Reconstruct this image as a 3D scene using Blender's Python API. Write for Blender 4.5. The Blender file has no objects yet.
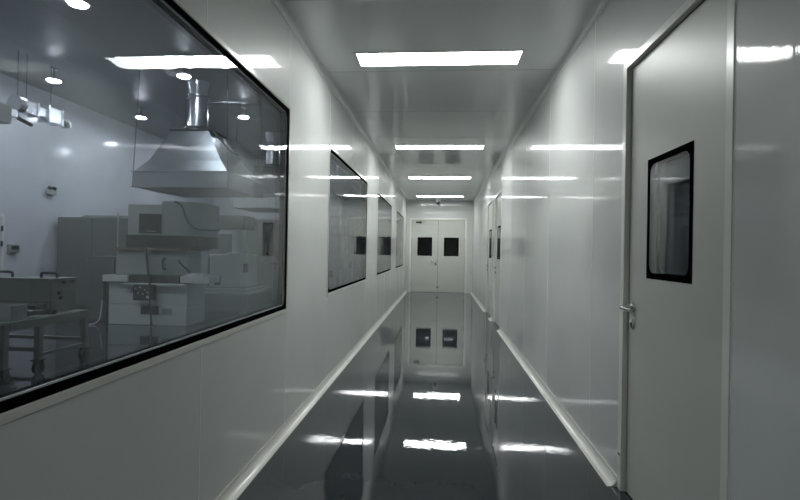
import bpy, bmesh, math, random
from mathutils import Vector, Matrix
random.seed(7)
PI = math.pi
sc = bpy.context.scene
COL = sc.collection

# ------------------------------------------------------------------ materials
def newmat(name):
    m = bpy.data.materials.new(name); m.use_nodes = True
    nt = m.node_tree; b = nt.nodes['Principled BSDF']
    return m, nt, b

def coords(nt, scale):
    tc = nt.nodes.new('ShaderNodeTexCoord'); mp = nt.nodes.new('ShaderNodeMapping')
    mp.inputs['Scale'].default_value = scale
    nt.links.new(tc.outputs['Object'], mp.inputs['Vector'])
    return mp.outputs['Vector']

def noise(nt, vec, scale, detail=2.0, rough=0.5):
    n = nt.nodes.new('ShaderNodeTexNoise')
    n.inputs['Scale'].default_value = scale; n.inputs['Detail'].default_value = detail
    n.inputs['Roughness'].default_value = rough
    nt.links.new(vec, n.inputs['Vector'])
    return n.outputs['Fac']

def ramp(nt, fac, c0, c1, p0=0.3, p1=0.7):
    r = nt.nodes.new('ShaderNodeValToRGB')
    r.color_ramp.elements[0].position = p0; r.color_ramp.elements[1].position = p1
    r.color_ramp.elements[0].color = (*c0, 1); r.color_ramp.elements[1].color = (*c1, 1)
    nt.links.new(fac, r.inputs['Fac'])
    return r.outputs['Color']

def bump(nt, height, strength, dist, prev=None):
    b = nt.nodes.new('ShaderNodeBump')
    b.inputs['Strength'].default_value = strength; b.inputs['Distance'].default_value = dist
    nt.links.new(height, b.inputs['Height'])
    if prev: nt.links.new(prev, b.inputs['Normal'])
    return b.outputs['Normal']

def painted(name, col, rough=0.45, coat=0.0, coat_rough=0.05, bs=(1, 1, 1), bscale=8, bstr=0.0, bdist=0.001,
            bs2=None, bscale2=1, bdist2=0.001, metal=0.0, var=0.05, spec=0.5):
    m, nt, b = newmat(name)
    v = coords(nt, (1, 1, 1))
    n = noise(nt, v, 2.3, 4)
    c0 = tuple(c * (1 - var) for c in col); c1 = tuple(min(1, c * (1 + var)) for c in col)
    nt.links.new(ramp(nt, n, c0, c1), b.inputs['Base Color'])
    b.inputs['Roughness'].default_value = rough; b.inputs['Metallic'].default_value = metal
    b.inputs['Specular IOR Level'].default_value = spec
    b.inputs['Coat Weight'].default_value = coat; b.inputs['Coat Roughness'].default_value = coat_rough
    if bstr:
        nrm = bump(nt, noise(nt, coords(nt, bs), bscale, 3), bstr, bdist)
        if bs2:
            nrm = bump(nt, noise(nt, coords(nt, bs2), bscale2, 1), bstr, bdist2, nrm)
        nt.links.new(nrm, b.inputs['Normal']); nt.links.new(nrm, b.inputs['Coat Normal'])
    return m

def glassy(name, tint=(1, 1, 1), wav=1.0, ior=1.5):
    m = bpy.data.materials.new(name); m.use_nodes = True; nt = m.node_tree
    nt.nodes.clear()
    out = nt.nodes.new('ShaderNodeOutputMaterial'); mix = nt.nodes.new('ShaderNodeMixShader')
    tr = nt.nodes.new('ShaderNodeBsdfTransparent'); gl = nt.nodes.new('ShaderNodeBsdfGlossy')
    fr = nt.nodes.new('ShaderNodeFresnel'); 
    geo = nt.nodes.new('ShaderNodeNewGeometry'); mm = nt.nodes.new('ShaderNodeMix'); mm.data_type = 'FLOAT'
    nt.links.new(geo.outputs['Backfacing'], mm.inputs[0]); mm.inputs[2].default_value = ior; mm.inputs[3].default_value = 1 / ior
    nt.links.new(mm.outputs[0], fr.inputs['IOR'])
    tr.inputs['Color'].default_value = (*tint, 1); gl.inputs['Roughness'].default_value = 0.0
    if wav:
        nrm = bump(nt, noise(nt, coords(nt, (1, 1, 0.35)), 4.5, 1), 1.0, 0.0042 * wav)
        nt.links.new(nrm, gl.inputs['Normal'])
    nt.links.new(fr.outputs[0], mix.inputs[0]); nt.links.new(tr.outputs[0], mix.inputs[1])
    nt.links.new(gl.outputs[0], mix.inputs[2]); nt.links.new(mix.outputs[0], out.inputs[0])
    return m

def glow(name, col, strength):
    m, nt, b = newmat(name)
    b.inputs['Base Color'].default_value = (0.8, 0.8, 0.8, 1)
    b.inputs['Emission Color'].default_value = (*col, 1)
    b.inputs['Emission Strength'].default_value = strength
    return m

M = {}
M['wall'] = painted('coated_wall_panel', (0.64, 0.66, 0.645), 0.42, 0.72, 0.05, (1, 14, 0.25), 3.0, 1.0, 0.0005,
                    (1, 1, 0.5), 1.3, 0.0006, var=0.03, spec=0.25)
M['ceil'] = painted('coated_ceiling_panel', (0.60, 0.62, 0.615), 0.45, 0.8, 0.02, (9, 0.5, 1), 3.0, 1.0, 0.00008,
                    (1, 1, 1), 1.3, 0.0003, var=0.03, spec=0.3)
M['seal'] = painted('seam_sealant', (0.86, 0.87, 0.85), 0.3)
M['groove'] = painted('panel_joint', (0.22, 0.23, 0.22), 0.6)
M['alu'] = painted('painted_aluminium', (0.62, 0.62, 0.57), 0.3, 0.6, 0.15)
M['cove'] = painted('cove_aluminium', (0.66, 0.66, 0.61), 0.28, 0.5, 0.12)
M['door'] = painted('painted_door', (0.56, 0.575, 0.53), 0.42, 0.25, 0.3, (1, 1, 1), 30, 1.0, 0.00006, var=0.03)
M['doorframe'] = painted('door_frame_profile', (0.78, 0.79, 0.73), 0.32, 0.5, 0.2)
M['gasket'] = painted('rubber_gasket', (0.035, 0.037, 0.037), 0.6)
M['black'] = painted('black_glass_print', (0.004, 0.004, 0.005), 0.6, var=0, spec=0.0)
M['blackplastic'] = painted('black_plastic', (0.02, 0.021, 0.023), 0.4)
M['steel'] = painted('brushed_steel', (0.62, 0.62, 0.60), 0.22, metal=1.0)
M['stainless'] = painted('hood_sheet_steel', (0.20, 0.215, 0.225), 0.42, bs=(1, 1, 1), bscale=4, bstr=1.0, bdist=0.002, metal=0.8)
M['galv'] = painted('galvanised_steel', (0.62, 0.64, 0.66), 0.27, bs=(1, 1, 1), bscale=9, bstr=1.0, bdist=0.002, metal=0.9, var=0.12)
M['hoodskirt'] = painted('hood_skirt_sheet', (0.42, 0.44, 0.45), 0.35, metal=0.5)
M['hood_under'] = painted('hood_filter_sheet', (0.13, 0.135, 0.14), 0.5, metal=0.3)
M['machine'] = painted('machine_enamel', (0.36, 0.39, 0.36), 0.4, 0.2, 0.2)
M['machine_lt'] = painted('pale_machine_enamel', (0.68, 0.71, 0.67), 0.4, 0.3, 0.2)
M['machine_dk'] = painted('dark_machine_enamel', (0.018, 0.02, 0.02), 0.5)
M['cabinet'] = painted('grey_green_cabinet', (0.135, 0.148, 0.135), 0.45, 0.1, 0.3)
M['trolley'] = painted('trolley_paint', (0.17, 0.19, 0.165), 0.4)
M['brown'] = painted('brown_worn_plate', (0.16, 0.12, 0.085), 0.5)
M['white'] = painted('white_plastic', (0.72, 0.73, 0.73), 0.4)
M['wire'] = painted('steel_wire', (0.06, 0.062, 0.066), 0.4)
M['rubber'] = painted('wheel_rubber', (0.02, 0.02, 0.022), 0.6)
M['labwall'] = painted('lab_wall_panel', (0.62, 0.64, 0.67), 0.4, 0.7, 0.12, (1, 10, 0.3), 3, 1.0, 0.0003)
M['labceil'] = painted('lab_ceiling_panel', (0.23, 0.245, 0.265), 0.4, 0.2, 0.15, (1, 1, 1), 3, 1.0, 0.0003)
M['glass'] = glassy('clear_window_glass', (0.90, 0.92, 0.94), 1.0, 1.35)
M['doorglass'] = glassy('door_glass', (0.90, 0.92, 0.94), 0.3, 1.40)
M['panel_light'] = glow('light_diffuser', (0.97, 1.0, 0.985), 24.5)
M['lamp_light'] = glow('lamp_diffuser', (0.93, 0.96, 1.0), 230)

def floor_mat():
    m, nt, b = newmat('epoxy_floor')
    v = coords(nt, (1, 1, 1))
    n = noise(nt, v, 1.6, 5, 0.6)
    nt.links.new(ramp(nt, n, (0.030, 0.037, 0.043), (0.046, 0.054, 0.061)), b.inputs['Base Color'])
    b.inputs['Roughness'].default_value = 0.02
    n1 = bump(nt, noise(nt, coords(nt, (1, 1, 1)), 24, 2, 0.5), 1.0, 0.00016)
    n2 = bump(nt, noise(nt, coords(nt, (1, 1, 1)), 1.4, 2), 1.0, 0.0012, n1)
    nt.links.new(n2, b.inputs['Normal'])
    return m
M['floor'] = floor_mat()

# ------------------------------------------------------------------ mesh helpers
class MB:
    def __init__(self): self.bm = bmesh.new()
    def box(self, x0, x1, y0, y1, z0, z1, bevel=0.0, seg=2):
        r = bmesh.ops.create_cube(self.bm, size=1.0)
        vs = r['verts']
        sx, sy, sz = x1 - x0, y1 - y0, z1 - z0
        for v in vs:
            v.co = Vector(((v.co.x + .5) * sx + x0, (v.co.y + .5) * sy + y0, (v.co.z + .5) * sz + z0))
        if bevel > 0:
            es = list({e for v in vs for e in v.link_edges})
            bmesh.ops.bevel(self.bm, geom=es, offset=min(bevel, .45 * min(sx, sy, sz)), segments=seg, affect='EDGES', profile=0.5)
        return self
    def cyl(self, p0, p1, r0, r1=None, n=24, caps=True):
        p0, p1 = Vector(p0), Vector(p1); r1 = r0 if r1 is None else r1
        d = p1 - p0
        rot = Vector((0, 0, 1)).rotation_difference(d.normalized()).to_matrix().to_4x4()
        mat = Matrix.Translation((p0 + p1) / 2) @ rot
        bmesh.ops.create_cone(self.bm, cap_ends=caps, cap_tris=False, segments=n, radius1=r0, radius2=r1, depth=d.length, matrix=mat)
        return self
    def tube(self, pts, r, n=10):
        pts = [Vector(p) for p in pts]
        # smooth by Catmull-Rom
        P = []
        for i in range(len(pts) - 1):
            a = pts[max(i - 1, 0)]; b = pts[i]; c = pts[i + 1]; d = pts[min(i + 2, len(pts) - 1)]
            for k in range(6):
                t = k / 6
                P.append(0.5 * ((2 * b) + (c - a) * t + (2 * a - 5 * b + 4 * c - d) * t * t + (3 * b - a - 3 * c + d) * t ** 3))
        P.append(pts[-1])
        rings = []; up = Vector((0.13, 0.21, 0.97))
        for i, p in enumerate(P):
            t = (P[min(i + 1, len(P) - 1)] - P[max(i - 1, 0)]).normalized()
            s = t.cross(up)
            if s.length < 1e-3: s = t.cross(Vector((1, 0, 0)))
            s.normalize(); u = s.cross(t)
            rings.append([self.bm.verts.new(p + r * (math.cos(2 * PI * k / n) * s + math.sin(2 * PI * k / n) * u)) for k in range(n)])
        for a, b in zip(rings, rings[1:]):
            for k in range(n): self.bm.faces.new((a[k], a[(k + 1) % n], b[(k + 1) % n], b[k]))
        self.bm.faces.new(list(reversed(rings[0]))); self.bm.faces.new(rings[-1])
        return self
    def prism(self, prof, axis, a, b):
        """closed profile extruded along an axis; prof is in the two remaining axes, in order"""
        def mk(p, t):
            if axis == 'y': return Vector((p[0], t, p[1]))
            if axis == 'x': return Vector((t, p[0], p[1]))
            return Vector((p[0], p[1], t))
        A = [self.bm.verts.new(mk(p, a)) for p in prof]; B = [self.bm.verts.new(mk(p, b)) for p in prof]
        n = len(prof)
        for k in range(n): self.bm.faces.new((A[k], A[(k + 1) % n], B[(k + 1) % n], B[k]))
        self.bm.faces.new(list(reversed(A))); self.bm.faces.new(B)
        return self
    def frustum(self, lo, hi):
        """lo, hi = (x0,x1,y0,y1,z)"""
        def q(r): return [self.bm.verts.new((x, y, r[4])) for x, y in ((r[0], r[2]), (r[1], r[2]), (r[1], r[3]), (r[0], r[3]))]
        A, B = q(lo), q(hi)
        for k in range(4): self.bm.faces.new((A[k], A[(k + 1) % 4], B[(k + 1) % 4], B[k]))
        self.bm.faces.new(list(reversed(A))); self.bm.faces.new(B)
        return self
    def border(self, x0, x1, y0, y1, z0, z1, w, rad, n=8):
        """ring in the YZ plane: square outside, rounded corners inside, between x0 and x1"""
        outer, inner = [], []
        for cy, cz, a0, oy, oz in ((y1 - w - rad, z1 - w - rad, 0, y1, z1), (y0 + w + rad, z1 - w - rad, 90, y0, z1),
                                   (y0 + w + rad, z0 + w + rad, 180, y0, z0), (y1 - w - rad, z0 + w + rad, 270, y1, z0)):
            for k in range(n + 1):
                a = math.radians(a0 + 90 * k / n)
                iy, iz = cy + rad * math.cos(a), cz + rad * math.sin(a)
                inner.append((iy, iz))
                # project onto the outer rectangle
                t = k / n
                if t < .5:
                    py, pz = (oy, iz + (oz - iz) * 2 * t) if a0 in (0, 180) else (iy + (oy - iy) * 2 * t, oz)
                else:
                    py, pz = (oy + (iy - oy) * (2 * t - 1), oz) if a0 in (0, 180) else (oy, oz + (iz - oz) * (2 * t - 1))
                outer.append((py, pz))
        N = len(inner)
        V = [[self.bm.verts.new((x, p[0], p[1])) for p in L] for x in (x0, x1) for L in (outer, inner)]
        o0, i0, o1, i1 = V
        for k in range(N):
            j = (k + 1) % N
            for q in ((o0[k], o0[j], i0[j], i0[k]), (o1[j], o1[k], i1[k], i1[j]), (o0[j], o0[k], o1[k], o1[j]), (i0[k], i0[j], i1[j], i1[k])):
                try: self.bm.faces.new(q)
                except ValueError: pass
        return self
    def build(self, name, mat, parent=None, smooth=False, kind=None, label=None):
        bmesh.ops.remove_doubles(self.bm, verts=self.bm.verts, dist=1e-6)
        bmesh.ops.recalc_face_normals(self.bm, faces=self.bm.faces)
        me = bpy.data.meshes.new(name); self.bm.to_mesh(me); self.bm.free()
        me.materials.append(M[mat])
        if smooth:
            me.polygons.foreach_set('use_smooth', [True] * len(me.polygons))
            me.set_sharp_from_angle(angle=math.radians(35))
        o = bpy.data.objects.new(name, me); COL.objects.link(o)
        if parent: o.parent = parent
        if kind: o['kind'] = kind
        if label: o['label'] = label
        return o

def empty(name, loc=(0, 0, 0), rz=0.0, label=None, cat=None, group=None, kind=None):
    o = bpy.data.objects.new(name, None); COL.objects.link(o)
    o.empty_display_size = .1
    o.location = loc; o.rotation_euler = (0, 0, rz)
    if label: o['label'] = label
    if cat: o['category'] = cat
    if group: o['group'] = group
    if kind: o['kind'] = kind
    return o

def tag(o, label, cat, group=None):
    o['label'] = label; o['category'] = cat
    if group: o['group'] = group
    return o

def copy_tree(o, parent=None):
    c = o.copy(); COL.objects.link(c)
    if parent: c.parent = parent
    for ch in list(o.children): copy_tree(ch, c)
    return c

# ------------------------------------------------------------------ dimensions
XL, XR, HC, YE = -0.955, 0.886, 2.56, 14.0      # corridor
Y0 = -5.0
T = 0.05
LX, LH, LY = -6.6, 3.70, 14.0                    # lab
WZ0, WZ1 = 0.766, 2.013
WINS = [(0.92, 3.05), (4.20, 6.38), (7.50, 9.62), (10.68, 12.75)]
DOORS = [(1.60, 2.535), (7.42, 8.355), (8.74, 9.675)]
DH = 2.075

# floor
MB().box(LX - .1, 3.1, Y0 - .1, 17.1, -.1, 0).build('floor', 'floor', kind='structure')

# corridor ceiling with joints
cl = MB().box(XL - T, 3.1, Y0 - .1, 17.1, HC, HC + .05).build('ceiling', 'ceil', kind='structure')
b = MB(); y = 3.93 - 1.14 * 6
while y < 14:
    b.box(XL, XR, y - .003, y + .003, HC - .0006, HC + .001); y += 1.14
b.build('panel_joint', 'groove', cl)

# left wall
b = MB()
b.box(XL - T, XL, Y0, 17, 0, WZ0).box(XL - T, XL, Y0, 17, WZ1, HC)
prev = Y0
for a, c in WINS:
    b.box(XL - T, XL, prev, a, WZ0, WZ1); prev = c
b.box(XL - T, XL, prev, 17, WZ0, WZ1)
wl = b.build('wall_left', 'wall', kind='structure')
MB().box(XL - T, XL - .002, Y0, YE, HC + .05, LH).build('upper_wall', 'labwall', wl)
def seam(b, x0, x1, y, z0=0.0, z1=HC): b.box(x0, x1, y - .0028, y + .0028, z0, z1)
b = MB(); yy = [-.37, 0.77, 1.945, 3.055, 4.19, 5.30, 6.385, 7.495, 8.56, 9.625, 10.675, 11.72, 12.755]
for y in yy:
    inwin = any(a + .02 < y < c - .02 for a, c in WINS)
    if inwin: seam(b, XL, XL + .0008, y, 0.05, WZ0 - .03); seam(b, XL, XL + .0008, y, WZ1 + .03)
    else: seam(b, XL, XL + .0008, y, 0.05)
b.box(XL, XL + .0042, Y0, YE, HC - .045, HC - .0405)
b.build('panel_seam', 'seal', wl)

# right wall with door openings
b = MB(); prev = Y0
for a, c in DOORS:
    b.box(XR, XR + T, prev, a, 0, HC).box(XR, XR + T, a, c, DH, HC); prev = c
b.box(XR, XR + T, prev, 17, 0, HC)
wr = b.build('wall_right', 'wall', kind='structure')
b = MB()
for y in [-.7, .45, 3.015, 4.21, 5.36, 6.40, 10.72, 11.86, 13.0]:
    seam(b, XR - .0008, XR, y, .05)
for a, c in DOORS:
    seam(b, XR - .0008, XR, a - .004, .05)
b.box(XR - .0042, XR, Y0, YE, HC - .045, HC - .0405)
b.build('panel_seam', 'seal', wr)

# end wall with double door opening
DX0, DX1, DDH = -0.845, 0.700, 2.04
b = MB().box(XL, DX0, YE, YE + T, 0, HC).box(DX1, XR, YE, YE + T, 0, HC).box(DX0, DX1, YE, YE + T, DDH, HC)
b.build('wall_end', 'wall', kind='structure')
MB().box(XL, XR, Y0 - T, Y0, 0, HC).build('wall_behind', 'wall', kind='structure')
# rooms beyond
MB().box(3.0, 3.1, Y0, 17, 0, HC).build('wall_outer_right', 'labwall', kind='structure')
MB().box(LX, 3.1, 17, 17.1, 0, LH).build('wall_outer_end', 'labwall', kind='structure')
# lab shell
MB().box(LX - .1, LX, Y0, 17, 0, LH).build('wall_lab_side', 'labwall', kind='structure')
MB().box(LX, XL - T, LY, LY + .05, 0, LH).build('wall_lab_end', 'labwall', kind='structure')
MB().box(LX, XL - T, Y0 - .1, Y0, 0, LH).build('wall_lab_behind', 'labwall', kind='structure')
lc = MB().box(LX - .1, XL + .0, Y0 - .1, 17, LH, LH + .05).build('ceiling_lab', 'labceil', kind='structure')
b = MB()
for x in (-5.4, -4.25, -3.1, -1.95): b.box(x - .003, x + .003, Y0, LY, LH - .001, LH + .001)
b.build('panel_joint', 'groove', lc)

# coves
def cove(side, z, top, r, y0, y1, b):
    # profile in (x,z), concave quarter; side +1 grows toward +x from the wall
    x = XL if side > 0 else XR
    s = side; u = -1 if top else 1
    pts = [(x, z), (x, z + u * (r + .004)), (x + s * .003, z + u * (r + .004))]
    for k in range(9):
        a = math.radians(90 * k / 8)
        pts.append((x + s * (r + .003 - r * math.cos(a)), z + u * (r + .001 - r * math.sin(a))))
    pts.append((x + s * (r + .007), z + u * .001)); pts.append((x + s * (r + .007), z))
    b.prism(pts, 'y', y0, y1)
b = MB(); cove(1, 0, False, .045, Y0, YE, b); b.build('baseboard_left', 'cove', kind='structure', smooth=True)
b = MB(); prev = Y0
for a, c in DOORS: cove(-1, 0, False, .045, prev, a, b); prev = c
cove(-1, 0, False, .045, prev, YE, b); b.build('baseboard_right', 'cove', kind='structure', smooth=True)
b = MB(); cove(1, HC, True, .035, Y0, YE, b); b.build('trim_1', 'ceil', kind='structure', smooth=True)
b = MB(); cove(-1, HC, True, .035, Y0, YE, b); b.build('trim_2', 'ceil', kind='structure', smooth=True)
# end wall corner profiles
MB().box(XL, XL + .03, YE - .03, YE, .05, HC - .04, .01).build('trim_3', 'cove', kind='structure', smooth=True)
MB().box(XR - .03, XR, YE - .03, YE, .05, HC - .04, .01).build('trim_4', 'cove', kind='structure', smooth=True)
MB().box(XL + .03, XR - .03, YE - .02, YE, HC - .035, HC, .01).build('trim_5', 'ceil', kind='structure', smooth=True)

# ------------------------------------------------------------------ windows
def ring(b, x0, x1, y0, y1, z0, z1, w, bevel=0):
    b.box(x0, x1, y0, y1, z0, z0 + w, bevel).box(x0, x1, y0, y1, z1 - w, z1, bevel)
    b.box(x0, x1, y0, y0 + w, z0 + w, z1 - w, bevel).box(x0, x1, y1 - w, y1, z0 + w, z1 - w, bevel)
for i, (a, c) in enumerate(WINS):
    w = empty('window_%d' % (i + 1), (XL, (a + c) / 2, WZ0), kind='structure')
    h = (c - a) / 2; H = WZ1 - WZ0
    b = MB(); ring(b, 0, .004, -h - .022, h + .022, -.022, H + .022, .022); ring(b, -.0505, 0, -h, h, 0, H, .003)
    b.build('frame', 'alu', w)
    b = MB(); ring(b, 0, .0015, -h - .0245, h + .0245, -.0245, H + .0245, .0025); b.build('shadow_gap_line', 'groove', w)  # dark strip around the flange, drawn for its gap and shadow line
    p = MB().box(-.007, -.001, -h + .003, h - .003, .003, H - .003).build('pane', 'glass', w)
    MB().border(-.0009, .0006, -h + .003, h - .003, .003, H - .003, .026, .05).build('pane_border', 'black', p)
    b = MB(); ring(b, -.043, -.0075, -h + .0032, h - .0032, .0032, H - .0032, .021); b.build('desiccant_core', 'blackplastic', w)
    b = MB(); ring(b, -.012, -.0075, -h + .0245, h - .0245, .0245, H - .0245, .0075); b.build('spacer', 'seal', w)
    p = MB().box(-.05, -.044, -h + .003, h - .003, .003, H - .003).build('pane', 'glass', w)
    MB().border(-.0439, -.0425, -h + .003, h - .003, .003, H - .003, .026, .05).build('pane_border', 'black', p)

# ------------------------------------------------------------------ single doors in the right wall
def lever(parent, y, z, x, s, toward, name='door_handle'):
    """lever on a face whose outward direction is s along x; toward = +-1 along y"""
    b = MB().cyl((x, y, z), (x + s * .009, y, z), .026, n=28)
    hd = b.build(name, 'steel', parent, smooth=True)
    MB().tube([(x + s * .009, y, z), (x + s * .045, y, z), (x + s * .060, y + toward * .014, z),
               (x + s * .062, y + toward * .06, z - .001), (x + s * .055, y + toward * .125, z - .004)], .0095, 12).build('lever', 'steel', hd, smooth=True)
    k = MB().cyl((x, y, z - .078), (x + s * .009, y, z - .078), .025, n=28).build('lock_rose', 'steel', parent, smooth=True)
    MB().cyl((x + s * .009, y, z - .074), (x + s * .016, y, z - .074), .0085, n=16).box(x + min(s * .009, s * .016), x + max(s * .009, s * .016), y - .005, y + .005, z - .098, z - .074, .002).build('lock_cylinder', 'steel', k, smooth=True)

def single_door(n, a, c):
    d = empty('door_%d' % n, (XR, a, 0), kind='structure')
    W = c - a
    b = MB()
    for y0, y1 in ((0, .040), (W - .045, W)):
        b.box(-.004, .052, y0, y1, 0, DH, .0012, 1)
    b.box(-.004, .052, .040, W - .045, DH - .036, DH, .0012, 1)
    b.box(.030, .052, .040, .052, 0, DH - .036).box(.030, .052, W - .057, W - .045, 0, DH - .036)
    b.build('frame', 'doorframe', d)
    b = MB(); b.box(.022, .030, W - .049, W - .045, .004, DH - .04).box(.022, .030, .04, .0435, .004, DH - .04).box(.022, .03, .0435, W - .0515, DH - .042, DH - .036)  # near-side gasket strip also stands in for a shadow line beside the frame
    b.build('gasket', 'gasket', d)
    # leaf with an opening for the glass
    gy0, gy1, gz0, gz1 = .282, .682, 1.038, 1.558
    x0, x1 = .020, .060
    b = MB()
    ya, yb, za, zb = .0435, W - .0515, .008, DH - .042
    b.box(x0, x1, ya, yb, za, gz0).box(x0, x1, ya, yb, gz1, zb).box(x0, x1, ya, gy0, gz0, gz1).box(x0, x1, gy1, yb, gz0, gz1)
    lf = b.build('leaf', 'door', d)
    g = MB().box(x0 - .0005, x0 + .005, gy0, gy1, gz0, gz1).build('window_pane', 'doorglass', lf)
    MB().border(x0 - .0014, x0 - .0006, gy0, gy1, gz0, gz1, .026, .04).build('pane_border', 'black', g)
    g = MB().box(x1 - .005, x1, gy0, gy1, gz0, gz1).build('window_pane', 'doorglass', lf)
    MB().border(x1 + .0002, x1 + .001, gy0, gy1, gz0, gz1, .026, .04).build('pane_border', 'black', g)
    lever(d, W - .105, .895, x0, -1, -1)
    b = MB()
    b.box(-.0055, -.003, W - .030, W - .006, .165, .175).build('strike_plate', 'gasket', d)
    return d
for i, (a, c) in enumerate(DOORS): single_door(i + 1, a, c)

# ------------------------------------------------------------------ double door in the end wall
d = empty('door_4', ((DX0 + DX1) / 2, YE, 0), kind='structure')
hw = (DX1 - DX0) / 2
b = MB()
b.box(-hw - .035, -hw + .03, -.014, .055, 0, DDH, .004).box(hw - .03, hw + .035, -.014, .055, 0, DDH, .004).box(-hw - .035, hw + .035, -.014, .055, DDH - .03, DDH + .035, .004)
b.build('frame', 'doorframe', d, smooth=True)
for s in (-1, 1):
    xa, xb = (-hw + .036, -.0035) if s < 0 else (.0035, hw - .036)
    gx0, gx1 = (-.575, -.165) if s < 0 else (.165, .575)
    gz0, gz1 = 1.02, 1.535
    y0, y1 = .004, .046
    b = MB().box(xa, xb, y0, y1, .010, gz0).box(xa, xb, y0, y1, gz1, DDH - .036).box(xa, gx0, y0, y1, gz0, gz1).box(gx1, xb, y0, y1, gz0, gz1)
    lf = b.build('leaf', 'door', d)
    g = MB().box(gx0, gx1, y0, y0 + .005, gz0, gz1).build('window_pane', 'doorglass', lf)
    bb = MB(); w = .035
    bb.box(gx0, gx1, y0 - .001, y0 - .0002, gz0, gz0 + w).box(gx0, gx1, y0 - .001, y0 - .0002, gz1 - w, gz1)
    bb.box(gx0, gx0 + w, y0 - .001, y0 - .0002, gz0 + w, gz1 - w).box(gx1 - w, gx1, y0 - .001, y0 - .0002, gz0 + w, gz1 - w)
    bb.build('pane_border', 'black', g)
    for z in (.22, 1.0, 1.45, 1.85):
        MB().cyl((s * (hw - .033), -.018, z - .05), (s * (hw - .033), -.018, z + .05), .008, n=12).build('hinge', 'steel', d, smooth=True)
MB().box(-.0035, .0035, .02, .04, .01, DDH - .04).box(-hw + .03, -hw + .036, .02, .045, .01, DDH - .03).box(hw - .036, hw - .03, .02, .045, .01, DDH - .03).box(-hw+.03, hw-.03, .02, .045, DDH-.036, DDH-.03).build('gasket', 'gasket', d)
hd = MB().cyl((-.055, .004, .87), (-.055, -.006, .87), .026, n=24).build('door_handle', 'steel', d, smooth=True)
MB().tube([(-.055, -.006, .87), (-.055, -.042, .87), (-.07, -.055, .87), (-.12, -.056, .87), (-.185, -.052, .868)], .014, 12).build('lever', 'steel', hd, smooth=True)
MB().cyl((-.055, .004, .79), (-.055, -.006, .79), .024, n=24).build('lock_rose', 'steel', d, smooth=True)
MB().box(-.04, .04, -.004, .004, .135, .165, .002).build('bolt', 'steel', d)
cb = MB().box(-.62, -.47, -.035, .004, 1.935, 1.975, .006).build('door_closer', 'blackplastic', d)
MB().tube([(-.5, -.018, 1.98), (-.5, -.06, 1.985), (-.36, -.11, 1.99), (-.345, -.05, 2.03)], .008, 8).build('closer_arm', 'steel', cb, smooth=True)
MB().box(-hw, hw, .0, .05, 0, .006).build('threshold', 'steel', d)

# ------------------------------------------------------------------ corridor ceiling lights
def panel_light(y):
    t = empty('ceiling_light', (-.04, y, HC))
    hx, hy = .588, .120
    b = MB()
    b.box(-hx - .018, hx + .018, -hy - .018, -hy, -.005, 0, .001).box(-hx - .018, hx + .018, hy, hy + .018, -.005, 0, .001)
    b.box(-hx - .018, -hx, -hy, hy, -.005, 0, .001).box(hx, hx + .018, -hy, hy, -.005, 0, .001)
    b.build('frame', 'alu', t)
    MB().box(-hx, hx, -hy, hy, -.003, -.001).build('diffuser', 'panel_light', t)
    return t
lt0 = panel_light(3.68)
tag(lt0, 'white LED ceiling panel nearest the camera, largest of the corridor row', 'ceiling light', 'LED panels along the corridor ceiling')
for y, lab in ((6.80, 'second white LED ceiling panel along the corridor, beyond the largest one'),
               (9.62, 'third white LED ceiling panel, between the second panel and the last by the double door'),
               (12.85, 'last and smallest white LED ceiling panel, just before the camera dome and double door'),
               (-2.45, 'white LED ceiling panel added unseen behind the viewer as fill light')):  # last panel is unseen, added only to brighten the near corridor walls
    c = copy_tree(lt0); c.location.y = y; c['label'] = lab

# small dome camera
t = empty('security_camera', (-.085, 13.5, HC), label='small white dome camera with a dark lens under the corridor ceiling by the double door', cat='camera')
MB().cyl((0, 0, -.05), (0, 0, 0), .07, .075, 24).build('mount', 'white', t, smooth=True)
b = MB(); bmesh.ops.create_uvsphere(b.bm, u_segments=24, v_segments=14, radius=.065, matrix=Matrix.Translation((0, 0, -.07))); b.build('dome', 'white', t, smooth=True)
b = MB(); bmesh.ops.create_uvsphere(b.bm, u_segments=20, v_segments=12, radius=.050, matrix=Matrix.Translation((0, -.036, -.105))); b.build('lens', 'blackplastic', t, smooth=True)

# ------------------------------------------------------------------ lab pendant lamps
def pendant():
    t = empty('pendant_lamp', (-3.6, 6.68, LH))
    MB().cyl((0, 0, -.02), (0, 0, 0), .05, n=20).build('canopy', 'galv', t, smooth=True)
    MB().cyl((0, 0, -.15), (0, 0, -.02), .010, n=10).build('stem', 'wire', t, smooth=True)
    MB().cyl((0, 0, -.178), (0, 0, -.145), .10, .045, 28).build('lamp_shade', 'white', t, smooth=True)
    MB().cyl((0, 0, -.190), (0, 0, -.179), .078, .085, 28).build('diffuser', 'lamp_light', t, smooth=True)
    return t
spots = [((-3.6, 6.68), 'round white lab ceiling lamp right beside the flue of the large hood'),
         ((-3.6, 4.64), 'round white lab lamp at the top edge of the window, nearest and largest'),
         ((-3.6, 8.80), 'round white lab lamp to the right of the large hood flue'),
         ((-5.62, 6.80), 'round white lab lamp above the silver duct, leftmost of the far row'),
         ((-5.55, 8.80), 'round white lab lamp above the left edge of the large hood'),
         ((-5.55, 4.45), 'round white lab lamp in the far row, nearer than the silver duct'),
         ((-3.6, 12.0), 'round white lab lamp behind the flue of the second hood'),
         ((-5.55, 11.0), 'round white lab lamp hidden beyond the large hood flue'),
         ((-3.6, 2.5), 'round white lab lamp added unseen above the near window as fill light'),  # unseen lamp, added to light the near lab and trolleys
         ]
p0 = pendant()
for i, ((x, y), lab) in enumerate(spots):
    o = p0 if i == 0 else copy_tree(p0)
    o.location = (x, y, LH); tag(o, lab, 'lamp', 'round lamps under the lab ceiling')

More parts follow.
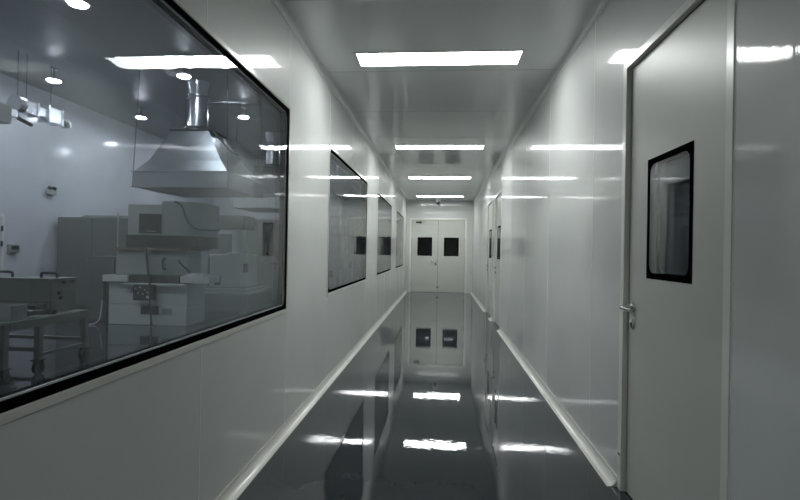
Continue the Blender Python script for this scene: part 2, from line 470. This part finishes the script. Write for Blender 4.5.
# ------------------------------------------------------------------ exhaust hoods
def hood():
    t = empty('exhaust_hood', (-3.70, 7.5, 0))
    X0, X1, Ya, Yb, z0, z1 = -.70, .70, -.70, .70, 1.99, 2.22
    b = MB(); th = .012
    b.box(X0, X1, Ya, Ya + th, z0, z1).box(X0, X1, Yb - th, Yb, z0, z1).box(X0, X0 + th, Ya + th, Yb - th, z0, z1).box(X1 - th, X1, Ya + th, Yb - th, z0, z1)
    b.box(X0 - .02, X1 + .02, Ya - .02, Ya, z1 - .012, z1 + .004).box(X0 - .02, X1 + .02, Ya - .02, Ya, z0, z0 + .012)
    b.box(X1, X1 + .02, Ya - .02, Yb, z1 - .012, z1 + .004).box(X1, X1 + .02, Ya - .02, Yb, z0, z0 + .012)
    b.box(X0 - .02, X0, Ya - .02, Yb, z1 - .012, z1 + .004)
    b.build('skirt', 'hoodskirt', t)
    MB().box(X0 + th, X1 - th, Ya + th, Yb - th, z0 + .02, z0 + .035).build('filter_panel', 'hood_under', t)
    MB().frustum((X0 + .005, X1 - .005, Ya + .005, Yb - .005, z1), (-.55, .53, -.55, .55, 2.40)).frustum((-.55, .53, -.55, .55, 2.402), (-.37, .20, -.28, .28, 2.90)).build('canopy', 'stainless', t)
    MB().box(-.40, .24, -.30, .30, 2.90, 2.925).build('top_flange', 'machine_dk', t)
    f = MB().cyl((-.10, 0, 2.925), (-.10, 0, 3.48), .145, n=32).build('flue', 'galv', t, smooth=True)
    MB().cyl((-.10, 0, 2.98), (-.10, 0, 3.0), .19, n=32).build('collar', 'wire', f, smooth=True)
    MB().cyl((-.10, 0, 3.46), (-.10, 0, 3.49), .18, n=32).build('collar', 'galv', f, smooth=True)
    MB().cyl((-.10, 0, 3.49), (-.10, 0, LH), .13, .19, n=32).build('cone', 'galv', f, smooth=True)
    MB().cyl((.05, 0, 3.40), (.95, 0, 3.40), .022, n=12).build('branch_pipe', 'galv', t, smooth=True)
    for x, y in ((X0 + .0, Ya), (X1, Ya), (X1, Yb), (X0, Yb)):
        MB().cyl((x, y, z0 + .02), (x * .93, y * .93, LH), .005, n=8).build('suspension_wire', 'wire', t)
    # diagonal stay and electric lead on the right of the hood
    MB().tube([(.23, -.25, 2.92), (.42, -.3, 2.74), (.58, -.34, 2.58), (.72, -.36, 2.52)], .012, 8).build('stay', 'machine_dk', t, smooth=True)
    return t
h0 = hood(); tag(h0, 'large steel exhaust hood with a round flue, hanging over the nearest machine', 'exhaust hood', 'exhaust hoods in the lab')
h1 = copy_tree(h0); h1.location = (-3.66, 10.85, 0); h1['label'] = 'second steel exhaust hood behind the large one, cut by the window edge'
h2 = copy_tree(h0); h2.location = (-2.55, 12.95, 0); h2['label'] = 'far exhaust hood seen through the second corridor window'

# ------------------------------------------------------------------ machine 1
t = empty('machine_tool', (-4.3, 6.95, 0), label='large grey machine with a dark upper band and rounded housing under the large hood', cat='machine')
m = t
def wb(x0, x1, y0, y1, z0, z1, bev, name, mat, par, smooth=False, org=(-4.3, 6.95)):
    return MB().box(x0 - org[0], x1 - org[0], y0 - org[1], y1 - org[1], z0, z1, bev).build(name, mat, par, smooth)
base = MB().box(-.53, .66, 0, .55, 0, .295, .008).box(-.53, .66, 0, .55, .30, .60, .008).build('base', 'machine_lt', m)
MB().box(-.47, .62, .05, .52, .60, .73).build('slideway', 'machine_dk', m)
wb(-4.49, -3.73, 6.88, 6.99, .63, .725, .005, 'work_table', 'machine_dk', m)
for a, c in ((-4.87, -4.50), (-3.70, -3.27)):
    wb(a, c, 6.86, 7.2, .63, .725, .008, 'table_end', 'machine_lt', m)
wb(-4.55, -3.62, 6.85, 6.90, .585, .615, .004, 'rail', 'machine_lt', m)
wb(-4.76, -3.68, 7.0, 7.45, .73, 1.08, .01, 'column', 'machine', m)
hdl = MB().tube([(.30, .04, .82), (.30, -.02, .83), (.30, -.02, .96), (.30, .04, .97)], .012, 8).build('door_handle', 'blackplastic', m, smooth=True)
wb(-4.84, -3.62, 6.93, 7.6, 1.085, 1.125, .004, 'deck_plate', 'brown', m)
wb(-4.62, -3.50, 7.0, 7.65, 1.125, 1.31, .01, 'slide', 'machine_dk', m)
head = wb(-4.56, -4.02, 6.95, 7.65, 1.31, 1.755, .01, 'head', 'machine', m)
wb(-4.38, -4.04, 6.935, 6.949, 1.335, 1.62, .003, 'recess_panel', 'machine_dk', m)
wb(-4.28, -4.12, 6.925, 6.934, 1.36, 1.372, 0, 'trim_strip', 'steel', m)
# rounded housing
pts = [(.25, .02), (.52, .02)]
for k in range(11):
    a = math.radians(-90 + 90 * k / 10); pts.append((.52 + .27 * math.cos(a), .29 + .27 * math.sin(a)))
pts += [(.79, .72), (.25, .72)]
MB().prism(pts, 'z', 1.31, 1.80).build('housing', 'machine', m, smooth=True)
MB().prism([(.26, .03), (.51, .03), (.70, .12), (.77, .30), (.77, .71), (.26, .71)], 'z', 1.80, 1.812).build('housing_lid', 'machine_lt', m)
cp = wb(-4.36, -4.05, 6.79, 6.85, .375, .60, .01, 'control_box', 'machine_dk', m)
for x, z in ((-.02, .54), (.05, .56), (.12, .53), (.02, .48), (.09, .47), (.16, .49), (.19, .56)):
    MB().cyl((x, -.170, z), (x, -.160, z), .014, n=12).build('dial', 'machine', cp, smooth=True)
MB().cyl((.165, -.17, .425), (.165, -.155, .425), .022, n=12).build('dial', 'white', cp, smooth=True)
wb(-4.33, -4.06, 6.935, 6.949, .16, .285, .002, 'vent_panel', 'machine_dk', m)
wb(-4.01, -3.86, 6.935, 6.949, .17, .25, .002, 'name_plate', 'machine', m)
MB().tube([(.05, -.06, 1.13), (.10, -.10, 1.0), (.16, -.16, .78), (.21, -.19, .6), (.22, -.18, .3), (.22, -.15, .01)], .016, 10).build('hose', 'rubber', m, smooth=True)
MB().tube([(.45, .01, 1.80), (.56, -.0, 1.74), (.62, .0, 1.58), (.72, .02, 1.44), (.84, .1, 1.40), (1.0, .3, 1.41)], .014, 10).build('hose', 'rubber', m, smooth=True)
MB().box(-.62, -.575, .0, .05, 0, .63).build('post', 'machine_dk', m)
MB().tube([(-.60, -.04, .35), (-.61, -.05, .2), (-.62, -.07, .08), (-.67, -.10, .02), (-.72, -.2, .012)], .009, 8).build('drain_hose', 'white', m, smooth=True)
MB().tube([(.52, -.0, .95), (.58, -.03, .90), (.70, .02, .77)], .012, 8).build('lever', 'blackplastic', m, smooth=True)

# cloth on the right table end
b = MB()
for k in range(5):
    x = -3.66 + k * .055; b.box(x, x + .08, 6.88 + .02 * (k % 2), 7.06, .7265, .745 + .012 * (k % 3), .003)
tag(b.build('cloth', 'white'), 'crumpled white cloth on the right table end of the nearest large machine', 'cloth')

# ------------------------------------------------------------------ machine 2
def mill():
    m = empty('milling_machine', (-3.84, 8.6, 0))
    O = (-3.84, 8.6)
    def q(x0, x1, y0, y1, z0, z1, name, mat, bev=.006): return wb(x0, x1, y0, y1, z0, z1, bev, name, mat, m, org=O)
    q(-4.25, -3.42, 8.6, 9.95, 0, .30, 'base', 'machine')
    q(-4.25, -3.40, 8.62, 9.9, .315, .365, 'base_step', 'machine_lt')
    q(-4.22, -3.46, 8.68, 9.8, .38, .42, 'base_step', 'machine_lt')
    MB().box(-.38, .36, .1, 1.15, .295, .44).build('core', 'machine', m)
    q(-4.15, -3.585, 8.72, 9.55, .44, 1.02, 'body', 'machine_lt')
    q(-4.05, -3.94, 8.70, 8.718, .47, .64, 'vent_panel', 'machine_dk', .002)
    MB().box(.256, .285, .25, .42, .70, .86, .004).build('switch_box', 'machine_dk', m)
    MB().box(.256, .262, .20, .50, .90, .99, .001).build('name_plate', 'white', m)
    q(-3.80, -3.62, 8.85, 9.1, 1.02, 1.5, 'column', 'white')
    q(-4.02, -3.52, 8.70, 9.25, 1.48, 1.73, 'head', 'cabinet', .01)
    q(-3.82, -3.60, 8.70, 8.95, 1.02, 1.06, 'vise', 'machine_lt')
    return m
m2 = mill(); tag(m2, 'pale stepped-base milling machine behind and right of the nearest large machine', 'machine')
m3 = copy_tree(m2); m3.location = (-2.45, 11.7, 0); tag(m3, 'pale milling machine under the far hood seen through the second corridor window', 'machine')

# electrical cabinet behind
t = empty('electrical_cabinet', (-3.95, 11.0, 0), label='grey electrical cabinet with a dark front panel behind the milling machine', cat='cabinet')
MB().box(-.55, .5, 0, .6, 0, 1.80, .01).build('body', 'machine', t)
MB().box(-.06, .20, -.02, -.001, .97, 1.72, .004).build('display_panel', 'machine_dk', t)
MB().box(.30, .32, -.04, -.001, .9, 1.1, .004).build('handle', 'steel', t)
t = empty('equipment_cabinet', (-4.75, 10.6, 0), label='darker low cabinet standing left of the grey electrical cabinet in the lab', cat='cabinet')
MB().box(-.35, .22, 0, .5, 0, 1.45, .01).build('body', 'cabinet', t)
MB().box(-.30, .17, -.012, -.001, .2, 1.38, .003).build('door', 'cabinet', t)

# bench at the window edge
t = empty('workbench', (-3.0, 10.0, 0), label='small steel workbench beyond the milling machine at the right window edge', cat='bench')
MB().box(-.35, .35, 0, .75, .76, .80, .005).build('top', 'machine', t)
for x, y in ((-.32, .03), (.32, .03), (-.32, .72), (.32, .72)): MB().box(x - .02, x + .02, y - .02, y + .02, 0, .76).build('leg', 'steel', t)
MB().box(-.32, .32, .05, .70, .25, .27).build('shelf', 'machine', t)
for k, (x, y, lab) in enumerate(((-.15, .2, 'small white parts tray on the workbench, left one'), (.12, .25, 'small white parts tray on the workbench, right one'))):
    o = MB().box(-3 + x - .07, -3 + x + .07, 10 + y - .06, 10 + y + .06, .8005, .84, .006).build('parts_tray', 'white'); tag(o, lab, 'tray', 'trays on the lab workbench')

# ------------------------------------------------------------------ tall cabinet at the lab wall
t = empty('tall_cabinet', (-5.9, 8.05, 0), label='wide grey-green steel cabinet against the far lab wall', cat='cabinet')
MB().box(-.64, .62, 0, .9, 0, 1.625, .008).build('body', 'cabinet', t)
for a, c in ((-.62, -.01), (.01, .60)):
    dr = MB().box(a, c, -.016, -.001, .08, 1.60, .004).build('door', 'cabinet', t)
    x = c - .06 if a < 0 else a + .06
    MB().box(x - .008, x + .008, -.035, -.017, .85, .97, .003).build('handle', 'steel', dr)
o = MB().frustum((-6.22, -5.3, 8.15, 8.8, 1.626), (-6.16, -5.35, 8.2, 8.75, 1.67)).build('storage_lid', 'cabinet'); tag(o, 'flat grey cover lying on top of the tall grey-green cabinet', 'cover')
o = MB().cyl((-5.42, 8.0, 0), (-5.42, 8.0, 1.70), .012, n=10).build('conduit', 'machine', smooth=True); tag(o, 'thin grey vertical conduit in front of the tall cabinet', 'pipe')
t = empty('tool_locker', (-5.13, 7.35, 0), label='low dark grey locker between the trolley and the nearest large machine', cat='cabinet')
MB().box(-.30, .14, 0, .5, 0, .98, .008).build('body', 'cabinet', t)
MB().box(-.27, .11, -.014, -.001, .06, .94, .003).build('door', 'cabinet', t)

# ------------------------------------------------------------------ trolley
def caster(b_par, x, y):
    w = MB().cyl((x - .018, y, .055), (x + .018, y, .055), .055, n=20).build('caster', 'rubber', b_par, smooth=True)
    MB().box(x - .028, x - .021, y - .03, y + .03, .05, .12).box(x + .021, x + .028, y - .03, y + .03, .05, .12).box(x - .04, x + .04, y - .04, y + .04, .12, .128).build('fork', 'machine_dk', w)
t = empty('trolley', (-3.50, 4.12, 0), 0, label='grey-green steel trolley on black casters near the left edge of the large window', cat='trolley')
W, D, Z = .95, .62, .50
MB().box(-W, 0, -.30, D, Z - .02, Z, .003).build('top', 'trolley', t)
b = MB(); ring_h = Z - .075
b.box(-W, 0, -.30, -.26, ring_h, Z - .02).box(-W, 0, D - .04, D, ring_h, Z - .02).box(-.04, 0, -.26, D - .04, ring_h, Z - .02).box(-W, -W + .04, -.26, D - .04, ring_h, Z - .02)
b.build('apron', 'trolley', t)
b = MB().box(-W + .05, -.05, .005, .045, .20, .23).box(-W + .05, -.05, D - .045, D - .005, .20, .23).box(-.045, -.005, .045, D - .045, .15, .18).box(-W + .005, -W + .045, .045, D - .045, .20, .23)
b.build('lower_rail', 'trolley', t)
for x, y in ((-.025, .025), (-.025, D - .025), (-W + .025, .025), (-W + .025, D - .025)):
    MB().box(x - .025, x + .025, y - .025, y + .025, .128, ring_h).build('leg', 'trolley', t)
    caster(t, x, y)
# second trolley nearer the left picture edge
t = empty('trolley', (-3.48, 3.25, 0), 0, label='second steel trolley with black casters cut off by the left picture edge', cat='trolley')
MB().box(-.9, 0, 0, .55, .49, .51, .003).build('top', 'trolley', t)
for x, y in ((-.03, .03), (-.03, .52), (-.87, .03), (-.87, .52)):
    MB().box(x - .025, x + .025, y - .025, y + .025, .128, .49).build('leg', 'trolley', t); caster(t, x, y)
for ry in (.01, .50): MB().box(-.85, -.05, ry, ry + .04, .2, .23).build('lower_rail', 'trolley', t)

# case with two handles on the trolley
t = empty('equipment_case', (-3.63, 4.42, Z), 0, label='grey-green steel case with two black handles on top of the trolley', cat='case')
MB().box(-.80, 0, 0, .31, .001, .325, .006).build('body', 'trolley', t)
MB().box(-.80, -.012, -.006, -.001, .10, .106).box(-.20, -.195, -.006, -.001, .02, .32).box(-.015, -.010, -.006, -.001, .02, .32).build('panel_edge', 'gasket', t)
for hx in (-.10, -.56):
    MB().tube([(hx - .08, .08, .323), (hx - .08, .08, .358), (hx - .06, .08, .375), (hx + .06, .08, .375), (hx + .08, .08, .358), (hx + .08, .08, .323)], .012, 8).build('handle', 'blackplastic', t, smooth=True)
for zz, yy_ in ((.27, .12), (.27, .22), (.17, .06), (.12, .08)): MB().box(.0005, .014, yy_, yy_ + .03, zz, zz + .03).build('switch', 'blackplastic', t)
t = empty('metal_box', (-3.53, 3.86, Z), 0, label='low open grey metal box on the near end of the trolley', cat='box')
b = MB().box(-.25, 0, 0, .012, .001, .13).box(-.25, 0, .148, .16, .001, .13).box(-.012, 0, .012, .148, .001, .13).box(-.25, -.238, .012, .148, .001, .13).box(-.238, -.012, .012, .148, .001, .012)
b.build('body', 'machine', t)
b = MB()
b.box(-3.72, -3.60, 4.12, 4.40, Z + .0005, Z + .06, .02).box(-3.69, -3.62, 4.20, 4.34, Z + .05, Z + .10, .015).box(-3.70, -3.55, 4.34, 4.39, Z + .0005, Z + .045, .012)
tag(b.build('angle_grinder', 'blackplastic', smooth=True), 'dark hand tool lying on the trolley before the equipment case', 'tool')
tag(MB().cyl((-3.54, 4.02, Z + .013), (-3.53, 4.16, Z + .013), .012, n=12).build('steel_rod', 'steel', smooth=True), 'short bright steel rod lying on the near edge of the trolley', 'rod')

# ------------------------------------------------------------------ duct run
t = empty('ventilation_duct', (-5.58, 6.55, LH), label='silver galvanised duct run hanging from the lab ceiling at upper left', cat='duct')
def db(y0, y1, w, z0, z1, name, mat='galv', bev=.003): return MB().box(-w, w, y0 - 6.4, y1 - 6.4, z0 - LH, z1 - LH, bev).build(name, mat, t)
db(6.05, 6.24, .065, 2.90, 3.06, 'duct_section'); db(6.24, 6.262, .085, 2.88, 3.08, 'flange'); db(6.262, 6.42, .06, 2.92, 3.04, 'duct_section')
db(6.42, 6.445, .095, 2.86, 3.10, 'flange'); db(6.445, 6.66, .08, 2.88, 3.085, 'duct_section'); db(6.66, 6.68, .095, 2.87, 3.10, 'flange')
MB().tube([(0, .28, -.72), (0, .36, -.72), (0, .43, -.745), (.0, .46, -.81)], .07, 20).build('elbow', 'galv', t, smooth=True)
MB().cyl((0, -.46, -.71), (0, -.36, -.71), .11, n=28).build('fan_disc', 'galv', t, smooth=True)
MB().box(-.12, .12, -1.3, -.62, -1.03, -.80, .008).build('fan_box', 'machine', t)
MB().tube([(0, -.42, -.80), (0, -.42, -.87), (0, -.35, -.90), (0, -.18, -.93)], .025, 10).build('bracket_arm', 'machine_dk', t, smooth=True)
MB().box(-.04, .04, -.62, -.44, -.90, -.80, .005).build('bracket', 'galv', t)
for yy_ in (-.7, -.27, .15): MB().cyl((0, yy_, -.66 if yy_ > -.5 else -.81), (0, yy_, 0), .004, n=6).build('hanger_rod', 'wire', t)
MB().cyl((0, -.41, -.61), (0, -.41, 0), .004, n=6).build('hanger_rod', 'wire', t)

# ------------------------------------------------------------------ wall fittings in the lab
t = empty('emergency_light', (LX, 7.93, 2.03), label='small twin-head emergency light high on the far lab wall', cat='light')
MB().box(0, .06, -.09, .09, -.04, .05, .01).build('body', 'machine', t)
for s in (-1, 1): MB().cyl((.03, s * .05, .05), (.06, s * .05, .085), .028, .034, 16).build('lamp_head', 'machine_dk', t, smooth=True)
t = empty('switch_box', (LX, 7.21, 1.08), label='small dark switch box on the far lab wall beside the lab door', cat='switch')
MB().box(0, .05, -.09, .09, -.065, .065, .008).build('body', 'machine', t)
MB().box(.0501, .062, -.065, .065, -.02, .04, .004).build('cover', 'blackplastic', t)
d = empty('door_5', (LX, 6.58, 0), kind='structure')
MB().box(0, .02, -.47, -.43, 0, 1.60).box(0, .02, .43, .47, 0, 1.60).box(0, .02, -.43, .43, 1.56, 1.60).build('frame', 'doorframe', d)
MB().box(0, .012, -.428, .428, .01, 1.558).build('leaf', 'labwall', d)
for z in (.3, 1.15, 1.38): MB().box(.012, .03, .415, .44, z - .04, z + .04).build('hinge', 'gasket', d)

# ------------------------------------------------------------------ world, camera, colour
w = bpy.data.worlds.new('World'); sc.world = w; w.use_nodes = True
w.node_tree.nodes['Background'].inputs[0].default_value = (0.02, 0.025, 0.035, 1)
w.node_tree.nodes['Background'].inputs[1].default_value = 0.3

cam = bpy.data.cameras.new('camera'); co = bpy.data.objects.new('camera', cam); COL.objects.link(co)
cam.sensor_width = 36; cam.sensor_fit = 'HORIZONTAL'; cam.lens = 22.484; cam.clip_start = .02; cam.clip_end = 100
r = Vector((0.99658926, 0.08080109, 0.01676403)); u = Vector((-0.01654765, -0.00334686, 0.99985748)); f = Vector((-0.08084568, 0.99672463, 0.00199838))
mt = Matrix((r, u, -f)).transposed().to_4x4(); mt.translation = (0, 0, 1.14)
co.matrix_world = mt
sc.camera = co

vs = sc.view_settings
sc.display_settings.display_device = 'sRGB'
vs.view_transform = 'Standard'; vs.look = 'None'; vs.gamma = 1; vs.exposure = 0.08; vs.use_curve_mapping = False
cy = sc.cycles
cy.use_denoising = True
try: cy.denoiser = 'OPENIMAGEDENOISE'
except Exception: pass
cy.max_bounces = 14; cy.diffuse_bounces = 6; cy.glossy_bounces = 8; cy.transparent_max_bounces = 24; cy.transmission_bounces = 8
cy.sample_clamp_indirect = 12
cy.caustics_reflective = True
